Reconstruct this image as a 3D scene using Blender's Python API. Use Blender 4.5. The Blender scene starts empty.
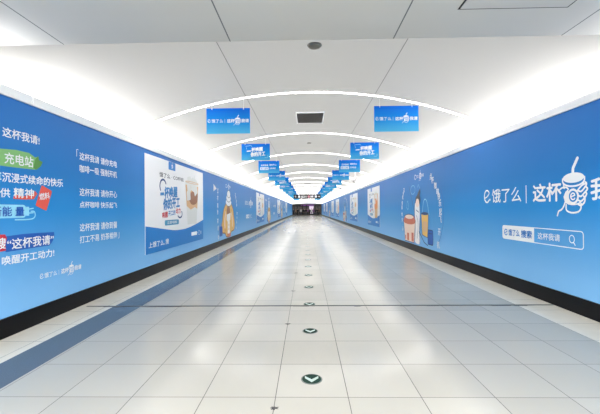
import bpy, bmesh, math, random
from mathutils import Vector, Matrix
random.seed(4)
sc = bpy.context.scene
C = sc.collection
R = math.radians
PI = math.pi

# ------------------------------------------------------------------ measures (metres)
XL, XR = -3.73, 3.93          # the two printed walls
XC, HALF = 0.10, 4.20         # vault centre and half width
APEX, RAD = 4.18, 10.1        # vault crown and radius
Y0, YSEAM, YEND = -4.0, 3.70, 89.2
ZS = 3.40                     # the lower flat ceiling near the camera
ARCH0, PITCH = 7.6, 4.06
def vault_z(x):
    return APEX - RAD + math.sqrt(RAD*RAD - (x-XC)**2)

# ------------------------------------------------------------------ materials
def mat(name, col, rough=0.5, spec=0.4, metal=0.0, coat=0.0, emit=0.0, emit_col=None):
    m = bpy.data.materials.new(name); m.use_nodes = True
    b = m.node_tree.nodes['Principled BSDF']
    b.inputs['Base Color'].default_value = (*col, 1)
    b.inputs['Roughness'].default_value = rough
    b.inputs['Specular IOR Level'].default_value = spec
    b.inputs['Metallic'].default_value = metal
    b.inputs['Coat Weight'].default_value = coat
    if emit:
        b.inputs['Emission Color'].default_value = (*(emit_col or col), 1)
        b.inputs['Emission Strength'].default_value = emit
    return m
def srgb(r, g, b):
    f = lambda c: (c/255/12.92) if c/255 <= 0.04045 else ((c/255+0.055)/1.055)**2.4
    return (f(r), f(g), f(b))
class NT:
    def __init__(s, m): s.t = m.node_tree; s.b = s.t.nodes['Principled BSDF']
    def n(s, kind, **kw):
        x = s.t.nodes.new(kind)
        for k, v in kw.items(): setattr(x, k, v)
        return x
    def l(s, a, b): s.t.links.new(a, b)
    def math(s, op, a, b=None, c=None):
        x = s.n('ShaderNodeMath', operation=op)
        for i, v in enumerate((a, b, c)):
            if v is None: continue
            if isinstance(v, (int, float)): x.inputs[i].default_value = v
            else: s.l(v, x.inputs[i])
        return x.outputs[0]
    def mix(s, f, a, b):
        x = s.n('ShaderNodeMix', data_type='RGBA')
        if isinstance(f, (int, float)): x.inputs[0].default_value = f
        else: s.l(f, x.inputs[0])
        for i, v in ((6, a), (7, b)):
            if isinstance(v, tuple): x.inputs[i].default_value = (*v, 1)
            else: s.l(v, x.inputs[i])
        return x.outputs[2]
    def xyz(s):
        tc = s.n('ShaderNodeTexCoord'); sep = s.n('ShaderNodeSeparateXYZ')
        s.l(tc.outputs['Object'], sep.inputs[0])
        return tc.outputs['Object'], sep.outputs

def line_mask(N, v, off, step, half):
    # 1 on a line every step metres
    d = N.math('PINGPONG', N.math('SUBTRACT', v, off), step/2)
    return N.math('LESS_THAN', d, half)

def floor_mat():
    m = mat('floor_tile', (0.8, 0.8, 0.8), 0.19, 0.36); N = NT(m); co, (x, y, z) = N.xyz()
    # per tile tone
    fx = N.math('FLOOR', N.math('DIVIDE', N.math('SUBTRACT', x, -0.27), 0.6))
    fy = N.math('FLOOR', N.math('DIVIDE', N.math('SUBTRACT', y, 2.82), 0.6))
    cmb = N.n('ShaderNodeCombineXYZ'); N.l(fx, cmb.inputs[0]); N.l(fy, cmb.inputs[1])
    wn = N.n('ShaderNodeTexWhiteNoise', noise_dimensions='2D'); N.l(cmb.outputs[0], wn.inputs['Vector'])
    tile = N.mix(wn.outputs['Value'], FLOOR_A, FLOOR_B)
    nz = N.n('ShaderNodeTexNoise'); nz.inputs['Scale'].default_value = 7; nz.inputs['Detail'].default_value = 6; N.l(co, nz.inputs['Vector'])
    cream = N.mix(nz.outputs['Fac'], (0.74, 0.695, 0.60), (0.84, 0.79, 0.68))
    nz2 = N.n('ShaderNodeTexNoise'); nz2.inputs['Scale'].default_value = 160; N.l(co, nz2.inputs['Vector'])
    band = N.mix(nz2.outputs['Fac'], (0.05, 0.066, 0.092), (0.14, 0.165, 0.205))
    c = tile
    edge = N.math('MAXIMUM', N.math('LESS_THAN', x, -2.70), N.math('GREATER_THAN', x, 3.33))
    c = N.mix(edge, c, cream)
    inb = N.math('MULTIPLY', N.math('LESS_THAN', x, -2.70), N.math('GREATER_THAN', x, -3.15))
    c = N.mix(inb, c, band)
    lx = line_mask(N, x, -0.27, 0.6, 0.0030)
    ly = line_mask(N, y, 2.82, 0.6, 0.0028)
    g = N.math('MULTIPLY', N.math('MAXIMUM', lx, ly), N.math('SUBTRACT', 1.0, inb))
    c = N.mix(g, c, (0.10, 0.10, 0.095))
    N.l(c, N.b.inputs['Base Color'])
    nz3 = N.n('ShaderNodeTexNoise'); nz3.inputs['Scale'].default_value = 2.2; nz3.inputs['Detail'].default_value = 4; N.l(co, nz3.inputs['Vector'])
    mr = N.n('ShaderNodeMapRange'); mr.inputs[3].default_value = 0.13; mr.inputs[4].default_value = 0.22
    N.l(nz3.outputs['Fac'], mr.inputs[0])
    N.l(N.math('MAXIMUM', mr.outputs[0], N.math('MULTIPLY', g, 0.7)), N.b.inputs['Roughness'])
    return m
FLOOR_A, FLOOR_B = (0.425, 0.412, 0.365), (0.46, 0.446, 0.397)

def panel_mat(name, col, lines, rough, cross=None, half=0.006, dark=(0.12, 0.12, 0.12)):
    m = mat(name, col, rough, 0.15); N = NT(m); co, (x, y, z) = N.xyz()
    k = None
    for lx in lines:
        v = N.math('LESS_THAN', N.math('ABSOLUTE', N.math('SUBTRACT', x, lx)), half)
        k = v if k is None else N.math('MAXIMUM', k, v)
    if cross:
        k = N.math('MAXIMUM', k, line_mask(N, y, cross[0], cross[1], half*0.6))
    N.l(N.mix(k, col, dark), N.b.inputs['Base Color'])
    return m

def gradient_mat(name, stops, z0, z1, rough=0.45, spec=0.3):
    m = mat(name, (1, 1, 1), rough, spec); N = NT(m); co, (x, y, z) = N.xyz()
    mr = N.n('ShaderNodeMapRange'); mr.inputs[1].default_value = z0; mr.inputs[2].default_value = z1
    N.l(z, mr.inputs[0])
    cr = N.n('ShaderNodeValToRGB'); el = cr.color_ramp.elements
    while len(el) < len(stops): el.new(0.5)
    for e, (p, c) in zip(el, stops): e.position = p; e.color = (*c, 1)
    N.l(mr.outputs[0], cr.inputs[0]); N.l(cr.outputs[0], N.b.inputs['Base Color'])
    return m

M = {}
ARCH_E = 8.0
M['floor'] = floor_mat()
M['vault'] = panel_mat('vault_panel', (0.345, 0.345, 0.338), (XC-1.43, XC+1.43), 0.42)
M['soffit'] = panel_mat('soffit_panel', (0.52, 0.50, 0.455), (-2.67, -0.82, 0.96, 2.76), 0.30, half=0.007)
M['white'] = mat('white_paint', (0.90, 0.90, 0.89), 0.5)
M['wall'] = mat('wall_paint', (0.75, 0.75, 0.74), 0.6)
M['black'] = mat('black_baseboard', (0.006, 0.006, 0.007), 0.38, 0.10)
M['mural'] = gradient_mat('mural_blue_gradient', [(0.0, srgb(130, 188, 234)), (0.10, srgb(124, 183, 231)), (0.29, srgb(88, 160, 217)), (0.48, srgb(40, 139, 207)), (0.69, srgb(28, 120, 191)), (1.0, srgb(46, 114, 187))], 0.24, 3.0, 0.40, 0.13)
M['sign'] = gradient_mat('sign_blue_gradient', [(0.0, srgb(84, 182, 226)), (0.45, srgb(22, 138, 214)), (1.0, srgb(4, 92, 198))], -0.285, 0.285, 0.5, 0.15)
M['ink_white'] = mat('white_ink', (0.88, 0.88, 0.88), 0.45)
M['ink_blue'] = mat('bright_blue_ink', srgb(4, 122, 200), 0.45)
M['ink_slogan'] = mat('slogan_blue_ink', srgb(16, 124, 190), 0.45)
M['ink_deep'] = mat('deep_blue_ink', srgb(28, 92, 180), 0.45)
M['ink_navy'] = mat('navy_ink', srgb(20, 64, 120), 0.45)
M['ink_teal'] = mat('teal_ink', srgb(70, 150, 190), 0.45)
M['ink_sky'] = mat('pale_sky_ink', srgb(150, 218, 240), 0.45)
M['ink_red'] = mat('red_ink', srgb(206, 40, 60), 0.45)
M['ink_coral'] = mat('coral_ink', srgb(228, 84, 66), 0.45)
M['ink_green'] = mat('green_ink', srgb(128, 186, 110), 0.45)
M['ink_leaf'] = mat('leaf_green_ink', srgb(86, 148, 62), 0.45)
M['ink_black'] = mat('black_ink', srgb(28, 30, 36), 0.45)
M['ink_grey'] = mat('grey_ink', srgb(70, 73, 80), 0.45)
M['ink_yellow'] = mat('ochre_yellow_ink', srgb(232, 186, 96), 0.45)
M['ink_pink'] = mat('pale_peach_ink', srgb(246, 220, 200), 0.45)
M['ink_rust'] = mat('rust_ink', srgb(206, 112, 80), 0.45)
M['ink_brown'] = mat('coffee_brown_ink', srgb(150, 92, 52), 0.45)
M['ink_tan'] = mat('milk_tea_ink', srgb(218, 176, 128), 0.45)
M['ink_orange'] = mat('orange_ink', srgb(226, 140, 66), 0.45)
M['ink_ice'] = mat('ice_grey_ink', srgb(226, 228, 224), 0.45)
M['arch'] = mat('arch_diffuser', (1, 1, 1), 0.4, emit=ARCH_E, emit_col=(1, 0.972, 0.935))
M['wire'] = mat('steel_wire', (0.75, 0.76, 0.78), 0.35, metal=0.3)
M['dark_metal'] = mat('dark_metal', (0.035, 0.035, 0.035), 0.4)
M['joint'] = mat('expansion_joint', (0.045, 0.045, 0.045), 0.45)
M['gap'] = mat('shadow_gap_black', (0.02, 0.02, 0.02), 0.8)
M['grille_bg'] = mat('vent_duct', (0.06, 0.055, 0.055), 0.7)
M['grille'] = mat('vent_louver', (0.17, 0.155, 0.15), 0.5)
M['grey_plastic'] = mat('grey_plastic', (0.27, 0.265, 0.225), 0.55)
M['grey_rim'] = mat('grey_rim', (0.10, 0.10, 0.09), 0.5)
M['cam_grey'] = mat('camera_housing', (0.24, 0.24, 0.24), 0.5)
M['cam_glass'] = mat('camera_front_glass', (0.07, 0.07, 0.07), 0.3)
M['sticker'] = mat('sticker_green_black', (0.010, 0.038, 0.026), 0.6, 0.12)
M['sticker_ring'] = mat('sticker_rim', (0.16, 0.18, 0.17), 0.6, 0.12)
M['sticker_arrow'] = mat('sticker_arrow', (0.42, 0.52, 0.48), 0.6, 0.12)
M['sign_black'] = mat('direction_sign_black', (0.01, 0.011, 0.013), 0.35)
M['sign_lit'] = mat('direction_sign_white', (0.9, 0.9, 0.9), 0.4, emit=0.03)
M['sign_pink'] = mat('direction_sign_pink', srgb(226, 150, 160), 0.4, emit=0.02)
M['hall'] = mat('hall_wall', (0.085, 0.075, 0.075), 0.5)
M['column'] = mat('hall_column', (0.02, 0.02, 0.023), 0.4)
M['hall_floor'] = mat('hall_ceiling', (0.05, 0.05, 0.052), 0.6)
M['bronze'] = mat('bronze_trim', (0.045, 0.028, 0.018), 0.4)
M['shop_pink'] = mat('lit_panel_pink', srgb(228, 212, 232), 0.4, emit=0.14)
M['shop_purple'] = mat('lit_band_purple', srgb(130, 70, 150), 0.4, emit=0.12)
M['hatch'] = mat('hatch_panel', (0.5, 0.49, 0.46), 0.7, 0.08)
N = NT(M['hatch']); co, _ = N.xyz()
nz = N.n('ShaderNodeTexNoise'); nz.inputs['Scale'].default_value = 5; nz.inputs['Detail'].default_value = 5; N.l(co, nz.inputs['Vector'])
cr = N.n('ShaderNodeValToRGB'); cr.color_ramp.elements[0].position = 0.62; cr.color_ramp.elements[1].position = 0.74
N.l(nz.outputs['Fac'], cr.inputs[0]); N.l(N.mix(cr.outputs[0], (0.50, 0.485, 0.455), (0.40, 0.36, 0.28)), N.b.inputs['Base Color'])
M['skin'] = mat('skin', (0.55, 0.36, 0.27), 0.5)
M['hair'] = mat('black_hair', (0.012, 0.010, 0.010), 0.45)

# ------------------------------------------------------------------ object helpers
def link(name, mesh, parent=None):
    o = bpy.data.objects.new(name, mesh); C.objects.link(o)
    if parent: o.parent = parent
    return o
def tag(o, label, cat, group=None):
    o['label'] = label; o['category'] = cat
    if group: o['group'] = group
    return o
def empty(name, loc, rz=0.0):
    o = bpy.data.objects.new(name, None); C.objects.link(o)
    o.location = loc; o.rotation_euler = (0, 0, rz); o.empty_display_size = 0.1
    return o
def structure(o):
    o['kind'] = 'structure'; return o
def from_bm(name, bm, mats, parent=None, smooth=False):
    me = bpy.data.meshes.new(name); bmesh.ops.recalc_face_normals(bm, faces=bm.faces[:]); bm.to_mesh(me); bm.free()
    for m in (mats if isinstance(mats, (list, tuple)) else [mats]): me.materials.append(M[m] if isinstance(m, str) else m)
    if smooth:
        for p in me.polygons: p.use_smooth = True
    return link(name, me, parent)
def bx(bm, x0, x1, y0, y1, z0, z1, mi=0):
    vs = [bm.verts.new((x, y, z)) for x in (x0, x1) for y in (y0, y1) for z in (z0, z1)]
    for f in ((0, 1, 3, 2), (4, 6, 7, 5), (0, 4, 5, 1), (2, 3, 7, 6), (0, 2, 6, 4), (1, 5, 7, 3)):
        bm.faces.new([vs[i] for i in f]).material_index = mi
def box(name, m, dims, parent=None, bevel=0.0):
    bm = bmesh.new(); bx(bm, *dims)
    if bevel: bmesh.ops.bevel(bm, geom=bm.edges[:], offset=bevel, segments=2, affect='EDGES')
    return from_bm(name, bm, m, parent)
def tube(bm, a, b, r, seg=8, r2=None):
    a, b = Vector(a), Vector(b); d = b-a
    q = d.to_track_quat('Z', 'Y').to_matrix().to_4x4()
    bmesh.ops.create_cone(bm, cap_ends=True, segments=seg, radius1=r, radius2=r if r2 is None else r2, depth=d.length,
                          matrix=Matrix.Translation((a+b)/2) @ q)

# ------------------------------------------------------------------ flat print helpers: 2D shapes (u right, v up)
class P2:
    def __init__(s): s.v = []; s.f = []; s.m = []
    def add(s, verts, faces, mi=0):
        s.k = getattr(s, 'k', 0)+1                      # every shape a hair in front of the one before
        k = len(s.v); s.v += [(p[0], p[1], s.k*6e-5) for p in verts]
        for f in faces: s.f.append([i+k for i in f]); s.m.append(mi)
        return s
    def poly(s, pts, mi=0): return s.add(pts, [list(range(len(pts)))], mi)
    def rect(s, x0, x1, z0, z1, mi=0): return s.poly([(x0, z0), (x1, z0), (x1, z1), (x0, z1)], mi)
    def ell(s, cx, cz, rx, rz, mi=0, rot=0, n=28, a0=0, a1=2*PI):
        pts = []
        for i in range(n):
            a = a0+(a1-a0)*i/(n if a1-a0 > 6.28 else n-1); x, z = rx*math.cos(a), rz*math.sin(a)
            pts.append((cx+x*math.cos(rot)-z*math.sin(rot), cz+x*math.sin(rot)+z*math.cos(rot)))
        return s.poly(pts, mi)
    def rrect(s, x0, x1, z0, z1, r, mi=0, rot=0):
        pts = rr_pts(x0, x1, z0, z1, r)
        if rot:
            cx, cz = (x0+x1)/2, (z0+z1)/2; c, q = math.cos(rot), math.sin(rot)
            pts = [(cx+(x-cx)*c-(z-cz)*q, cz+(x-cx)*q+(z-cz)*c) for x, z in pts]
        return s.poly(pts, mi)
    def stroke(s, pts, w, closed=False, mi=0, cap=True):
        P = [Vector(p) for p in pts]; n = len(P)
        if n < 2: return s
        L = []; Rr = []
        for i in range(n):
            if closed: a, b = P[i-1], P[(i+1) % n]
            else: a, b = P[max(i-1, 0)], P[min(i+1, n-1)]
            d = (b-a)
            if d.length < 1e-9: d = Vector((1, 0))
            d.normalize(); nn = Vector((-d.y, d.x))*w/2
            L.append(P[i]+nn); Rr.append(P[i]-nn)
        vs = L+Rr; fs = [[i, n+i, n+i+1, i+1] for i in range(n-1)]
        if closed: fs.append([n-1, 2*n-1, n, 0])
        s.add(vs, fs, mi)
        if cap and not closed:
            for p in (P[0], P[-1]): s.ell(p.x, p.y, w/2, w/2, mi, n=10)
        return s
    def text(s, txt, rect, bold=0.02, mi=0, rot=0, fit=True, shear=0):
        v, f = text2d(txt, 0)
        xs = [p[0] for p in v]; zs = [p[1] for p in v]
        x0, x1, z0, z1 = min(xs), max(xs), min(zs), max(zs)
        a0, a1, b0, b1 = rect
        sx = (a1-a0)/(x1-x0); sz = (b1-b0)/(z1-z0)
        cx, cz = (a0+a1)/2, (b0+b1)/2; c, q = math.cos(rot), math.sin(rot)
        out = []
        for x, z in v:
            X = a0+(x-x0)*sx-cx; Z = b0+(z-z0)*sz-cz
            X += shear*Z
            out.append((cx+X*c-Z*q, cz+X*q+Z*c))
        if bold:                                        # heavier strokes: the glyphs again, shifted by a fraction of their height
            d = bold*(b1-b0)*0.9
            for ox, oz in ((d, 0), (-d, 0), (0, d), (0, -d)):
                s.add([(x+ox, z+oz) for x, z in out], f, mi)
        return s.add(out, f, mi)
    def warp(s, fn): s.v = [(*fn(p[0], p[1]), p[2]) for p in s.v]; return s
    def move(s, dx, dz, k=1.0): s.v = [(x*k+dx, z*k+dz, l) for x, z, l in s.v]; return s
    def merge(s, o, mi=None):
        k = len(s.v); s.v += [(x, z, l+getattr(s, 'k', 0)*6e-5) for x, z, l in o.v]; s.k = getattr(s, 'k', 0)+getattr(o, 'k', 0)
        for f, m in zip(o.f, o.m): s.f.append([i+k for i in f]); s.m.append(m if mi is None else mi)
        return s
def rr_pts(x0, x1, z0, z1, r, n=5):
    pts = []
    for cx, cz, a in ((x1-r, z0+r, -PI/2), (x1-r, z1-r, 0), (x0+r, z1-r, PI/2), (x0+r, z0+r, PI)):
        for i in range(n+1):
            t = a+PI/2*i/n; pts.append((cx+r*math.cos(t), cz+r*math.sin(t)))
    return pts
def arc(cx, cz, rx, rz, a0, a1, n=16):
    return [(cx+rx*math.cos(R(a0+(a1-a0)*i/(n-1))), cz+rz*math.sin(R(a0+(a1-a0)*i/(n-1)))) for i in range(n)]
def spline(pts, n=6):
    P = [Vector(p) for p in pts]; P = [2*P[0]-P[1]]+P+[2*P[-1]-P[-2]]; out = []
    for i in range(1, len(P)-2):
        for j in range(n):
            t = j/n; a, b, c, d = P[i-1], P[i], P[i+1], P[i+2]
            out.append(tuple(0.5*((2*b)+(c-a)*t+(2*a-5*b+4*c-d)*t*t+(3*b-a-3*c+d)*t**3)))
    out.append(tuple(P[-2])); return out
_tc = {}
def text2d(txt, bold):
    k = (txt, bold)
    if k not in _tc:
        cu = bpy.data.curves.new('txt', 'FONT'); cu.body = txt; cu.size = 1; cu.resolution_u = 2; cu.offset = bold; cu.fill_mode = 'FRONT'
        o = bpy.data.objects.new('txt', cu); C.objects.link(o)
        dg = bpy.context.evaluated_depsgraph_get(); dg.update()
        me = bpy.data.meshes.new_from_object(o.evaluated_get(dg))
        _tc[k] = ([(v.co.x, v.co.y) for v in me.vertices], [list(p.vertices) for p in me.polygons])
        bpy.data.objects.remove(o); bpy.data.curves.remove(cu); bpy.data.meshes.remove(me)
    return _tc[k]
def printed(name, p2, mats, parent, lift):
    """Ink on a panel: local x right, z up, the viewer on the -y side; lift is its distance in front of the panel's origin plane."""
    me = bpy.data.meshes.new(name)
    me.from_pydata([(x, -lift-l, z) for x, z, l in p2.v], [], p2.f)
    mats = mats if isinstance(mats, (list, tuple)) else [mats]
    for m in mats: me.materials.append(M[m])
    for p, mi in zip(me.polygons, p2.m): p.material_index = mi
    me.update()
    return link(name, me, parent)

ORD = ['first', 'second', 'third', 'fourth', 'fifth', 'sixth', 'seventh', 'eighth', 'ninth', 'tenth', 'eleventh', 'twelfth', 'thirteenth',
       'fourteenth', 'fifteenth', 'sixteenth', 'seventeenth', 'eighteenth', 'nineteenth', 'twentieth', 'twenty-first', 'twenty-second']

# ================================================================== SETTING
bm = bmesh.new(); bx(bm, -4.6, 4.8, Y0, YEND+10, -0.15, 0.0)
structure(from_bm('floor', bm, 'floor'))
bm = bmesh.new(); bx(bm, XL-0.30, XL-0.02, Y0, YEND, 0.0, 2.98); structure(from_bm('wall_left', bm, 'wall'))
bm = bmesh.new(); bx(bm, XR+0.02, XR+0.30, Y0, YEND, 0.0, 2.98); structure(from_bm('wall_right', bm, 'wall'))
bm = bmesh.new(); bx(bm, XL-0.02, XL+0.012, Y0, YEND, 0.0, 0.24); structure(from_bm('baseboard_left', bm, 'black'))
bm = bmesh.new(); bx(bm, XR-0.012, XR+0.02, Y0, YEND, 0.0, 0.24); structure(from_bm('baseboard_right', bm, 'black'))
# cornice: fascia in lengths with a dark gap between, trough behind it for the cove lamps
for s, XW, nm in ((-1, XL, 'trim_1'), (1, XR, 'trim_2')):
    bm = bmesh.new()
    a, b = XW-s*0.02, XW+s*0.035
    y = Y0
    ys = [Y0] + [4.55+PITCH*k for k in range(-1, 21)] + [YEND]
    for y0, y1 in zip(ys, ys[1:]):
        bx(bm, min(a, b), max(a, b), y0, y1-0.008, 3.0, 3.12)
    o0 = XC+s*HALF
    bx(bm, min(b, o0), max(b, o0), Y0, YEND, 2.985, 3.02)
    bx(bm, min(o0, o0+s*0.06), max(o0, o0+s*0.06), Y0, YEND, 2.985, 3.42)
    bx(bm, min(b, o0), max(b, o0), YSEAM, YSEAM+0.04, 3.02, 3.36)  # unseen end plate, added to block cove light from the near ceiling
    e0 = XW-s*0.26
    bx(bm, min(b, e0), max(b, e0), YSEAM, YSEAM+0.03, 3.12, 3.42)  # unseen return plate, added to screen the soffit edge from the cove lamps
    structure(from_bm(nm, bm, 'white'))
# vault
bm = bmesh.new(); nx = 120; rows = []
for y in [YSEAM-0.25]+[YSEAM+(YEND-YSEAM)*i/20 for i in range(21)]:
    rows.append([bm.verts.new((XC-HALF-0.03+(2*HALF+0.06)*i/nx, y, vault_z(XC-HALF-0.03+(2*HALF+0.06)*i/nx))) for i in range(nx+1)])
for r0, r1 in zip(rows, rows[1:]):
    for i in range(nx): bm.faces.new((r0[i], r0[i+1], r1[i+1], r1[i]))
g = bmesh.ops.solidify(bm, geom=bm.faces[:], thickness=-0.04)
v = structure(from_bm('ceiling', bm, 'vault'))
# lower flat ceiling near the camera
bm = bmesh.new(); bx(bm, -4.45, 4.65, Y0, YSEAM, ZS, ZS+0.05)
bx(bm, -4.45, 4.65, YSEAM-0.06, YSEAM, ZS+0.05, 4.4)
structure(from_bm('ceiling_soffit', bm, 'soffit'))
# upstands that close the cove beside the flat ceiling
bm = bmesh.new(); bx(bm, XC-HALF-0.12, XC-HALF-0.06, Y0, YSEAM, 3.0, ZS); bx(bm, XC+HALF+0.06, XC+HALF+0.12, Y0, YSEAM, 3.0, ZS)
structure(from_bm('wall_upper', bm, 'white'))
# floor expansion joint
bm = bmesh.new(); bx(bm, XL+0.13, XR-0.03, 5.475, 5.515, 0.0, 0.004)
for k in range(16):
    x = random.uniform(-3.5, -2.2) if k < 9 else random.uniform(-2, 3.8)
    bx(bm, x, x+random.uniform(0.08, 0.3), 5.46-random.uniform(0, 0.012), 5.475, 0.0, 0.003)
structure(from_bm('trim_3', bm, 'joint'))
# far end
bm = bmesh.new()
pts = [(XC-HALF-0.1, 3.0)]+[(XC+HALF+0.1, 3.0)]+[(XC+HALF+0.1-(2*HALF+0.2)*i/24, vault_z(XC+HALF+0.1-(2*HALF+0.2)*i/24)+0.05) for i in range(25)]
fr = [bm.verts.new((x, YEND, z)) for x, z in pts]; bk = [bm.verts.new((x, YEND+0.3, z)) for x, z in pts]
bm.faces.new(fr); bm.faces.new(bk[::-1])
for i in range(len(pts)): j = (i+1) % len(pts); bm.faces.new((fr[i], fr[j], bk[j], bk[i]))
structure(from_bm('wall_end', bm, 'white'))
bm = bmesh.new(); bx(bm, -4.2, 4.4, YEND-0.05, YEND, 2.93, 3.0); bx(bm, XL-0.05, XL+0.12, YEND-0.05, YEND, 0, 2.93); bx(bm, XR-0.25, XR+0.05, YEND-0.05, YEND, 0, 2.93)
structure(from_bm('trim_4', bm, 'bronze'))
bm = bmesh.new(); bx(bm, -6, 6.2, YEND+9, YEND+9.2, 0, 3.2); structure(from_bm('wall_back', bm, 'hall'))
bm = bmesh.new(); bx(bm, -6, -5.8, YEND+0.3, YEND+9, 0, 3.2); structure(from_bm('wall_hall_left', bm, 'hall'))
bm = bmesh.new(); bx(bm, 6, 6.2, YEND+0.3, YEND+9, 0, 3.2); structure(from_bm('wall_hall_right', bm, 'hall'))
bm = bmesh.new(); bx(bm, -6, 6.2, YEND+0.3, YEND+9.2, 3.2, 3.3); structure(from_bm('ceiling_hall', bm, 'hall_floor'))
bm = bmesh.new(); bx(bm, -6, 6.2, YEND, YEND+10, -0.15, -0.151+0.0); bm.free()

# ================================================================== GRAPHICS
def logo_parts(parent, x0, x1, zc, lift, names=('lettering', 'cup_emblem')):
    """campaign logo: ring letter e, three characters, a bar, two characters, a cup held in a hand, two characters. Unit design 3.45 x 0.30"""
    k = (x1-x0)/3.45
    t = P2()
    # ring letter e with its dot
    t.stroke(arc(0.125, 0.15, 0.115, 0.135, 300, 60+0, 5)[:0] or arc(0.125, 0.15, 0.105, 0.130, 55, 320, 18), 0.032)
    t.stroke(spline([(0.055, 0.115), (0.15, 0.155), (0.215, 0.215), (0.185, 0.262)], 5), 0.028)
    t.ell(0.245, 0.075, 0.022, 0.024)
    for nm, q in (('ring_letter', t), ('lettering', P2().text('饿了么', (0.33, 1.30, 0.01, 0.29), 0.012)), ('divider_bar', P2().rect(1.435, 1.455, -0.02, 0.30)),
                  ('lettering', P2().text('这杯', (1.63, 2.28, 0.0, 0.295), 0.03)), ('lettering', P2().text('我请', (2.83, 3.45, 0.0, 0.295), 0.03))):
        q.move(x0, zc-0.15*k, k)
        printed(nm, q, 'ink_white', parent, lift)
    c = cup_emblem()
    c.move(x0+2.23*k, zc-0.38*k, k)
    printed(names[1], c, 'ink_white', parent, lift)
def cup_emblem():
    """outlined cup with lid and bent straw in a gripping hand, 0.56 wide x 0.85 high"""
    c = P2(); w = 0.026
    # lid
    c.ell(0.29, 0.565, 0.20, 0.075)
    c.stroke(arc(0.29, 0.525, 0.205, 0.085, 180, 360, 18), w)
    c.stroke([(0.085, 0.56), (0.085, 0.525)], w); c.stroke([(0.495, 0.56), (0.495, 0.525)], w)
    # straw
    c.stroke(spline([(0.285, 0.60), (0.292, 0.70), (0.31, 0.735), (0.375, 0.84)], 4), 0.050)
    # cup sides and base
    c.stroke([(0.10, 0.50), (0.115, 0.42)], w); c.stroke([(0.48, 0.50), (0.47, 0.45)], w)
    c.stroke(spline([(0.15, 0.17), (0.155, 0.09), (0.22, 0.055), (0.30, 0.05), (0.38, 0.065), (0.425, 0.11), (0.43, 0.18)], 4), w)
    c.stroke(arc(0.29, 0.22, 0.14, 0.05, 180, 350, 12), w*0.8)
    # fingers
    for z0, x1 in ((0.385, 0.53), (0.315, 0.545), (0.245, 0.53), (0.185, 0.50)):
        c.stroke(spline([(0.375, z0-0.01), (0.43, z0-0.03), (0.49, z0+0.015), (x1, z0+0.07), (x1-0.02, z0+0.10)], 4), w)
    c.stroke(spline([(0.53, 0.47), (0.45, 0.44), (0.40, 0.40), (0.375, 0.375)], 4), w)
    # back of the hand with the ring letter
    c.poly([(0.13, 0.20), (0.10, 0.29), (0.14, 0.365), (0.20, 0.405), (0.20, 0.24), (0.25, 0.20), (0.20, 0.17)])
    c.stroke(arc(0.285, 0.29, 0.095, 0.10, 0, 360, 22)[:-1], 0.034, True)
    c.stroke(arc(0.285, 0.29, 0.042, 0.048, 40, 320, 12), 0.022); c.stroke([(0.25, 0.285), (0.32, 0.305)], 0.02)
    c.stroke(spline([(0.02, 0.40), (0.08, 0.43), (0.16, 0.43), (0.20, 0.40)], 4), w)
    c.stroke(spline([(0.13, 0.20), (0.10, 0.14), (0.05, 0.09), (0.0, 0.07), (-0.03, 0.0)], 4), w)
    return c

def flip(seq): return [(-a, b) for a, b in seq]

MUR = 0.0     # mural front face is the local y = 0 plane
# ---------------------------------------------------------------- left mural: local x = world y, local z = world z
left = box('wall_mural', 'mural', (Y0, YEND-0.06, 0.0, 0.018, 0.245, 2.995))
left.location = (XL, 0, 0); left.rotation_euler = (0, 0, PI/2)
tag(left, 'long blue gradient printed mural on the left wall with white slogan lettering', 'mural')
right = box('wall_mural', 'mural', (-(YEND-0.06), -Y0, 0.0, 0.018, 0.245, 2.995))
right.location = (XR, 0, 0); right.rotation_euler = (0, 0, -PI/2)
tag(right, 'long blue gradient printed mural on the right wall with white search box', 'mural')

L1, L2, L3 = 0.002, 0.006, 0.010
def line(parent, s, rect, m='ink_white', bold=0.02, lift=L1, rot=0, name='lettering'):
    return printed(name, P2().text(s, rect, bold, 0, rot), m, parent, lift)
# slogan block
line(left, '这杯我请!', (4.10, 4.68, 2.485, 2.605))
line(left, '一起走进', (3.55, 4.03, 2.15, 2.28))
br = P2().poly([(3.98, 2.12), (4.05, 2.27), (4.06, 2.325), (4.30, 2.35), (4.50, 2.345), (4.60, 2.30), (4.66, 2.315), (4.64, 2.27), (4.72, 2.25), (4.65, 2.20), (4.60, 2.13), (4.40, 2.125), (4.20, 2.12)])
o = printed('brush_patch', br, 'ink_green', left, L1)
printed('leaf_mark', P2().poly([(4.57, 2.15), (4.62, 2.13), (4.70, 2.19), (4.735, 2.255), (4.67, 2.27), (4.655, 2.33), (4.60, 2.27)]), 'ink_leaf', o, L1+0.002)
printed('lettering', P2().text('充电站', (4.12, 4.56, 2.155, 2.295), 0.02), 'ink_white', o, L3)
line(left, '享沉浸式续命的快乐', (3.965, 5.135, 1.925, 2.045))
line(left, '提供', (3.92, 4.205, 1.735, 1.845))
o = printed('brush_patch', P2().poly([(4.25, 1.72), (4.27, 1.78), (4.40, 1.755), (4.55, 1.79), (4.60, 1.84), (4.64, 1.80), (4.58, 1.725), (4.42, 1.715)]), 'ink_coral', left, L1)
printed('lettering', P2().text('精神', (4.25, 4.57, 1.735, 1.86), 0.022), 'ink_white', o, L3)
a = R(-21)
o = printed('red_tag', P2().rrect(4.655, 4.865, 1.59, 1.90, 0.018, 0, a), 'ink_coral', left, L1)
printed('lettering', P2().text('燃料', (4.665, 4.855, 1.725, 1.82), 0.02, 0, R(8)), 'ink_white', o, L3)
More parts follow.
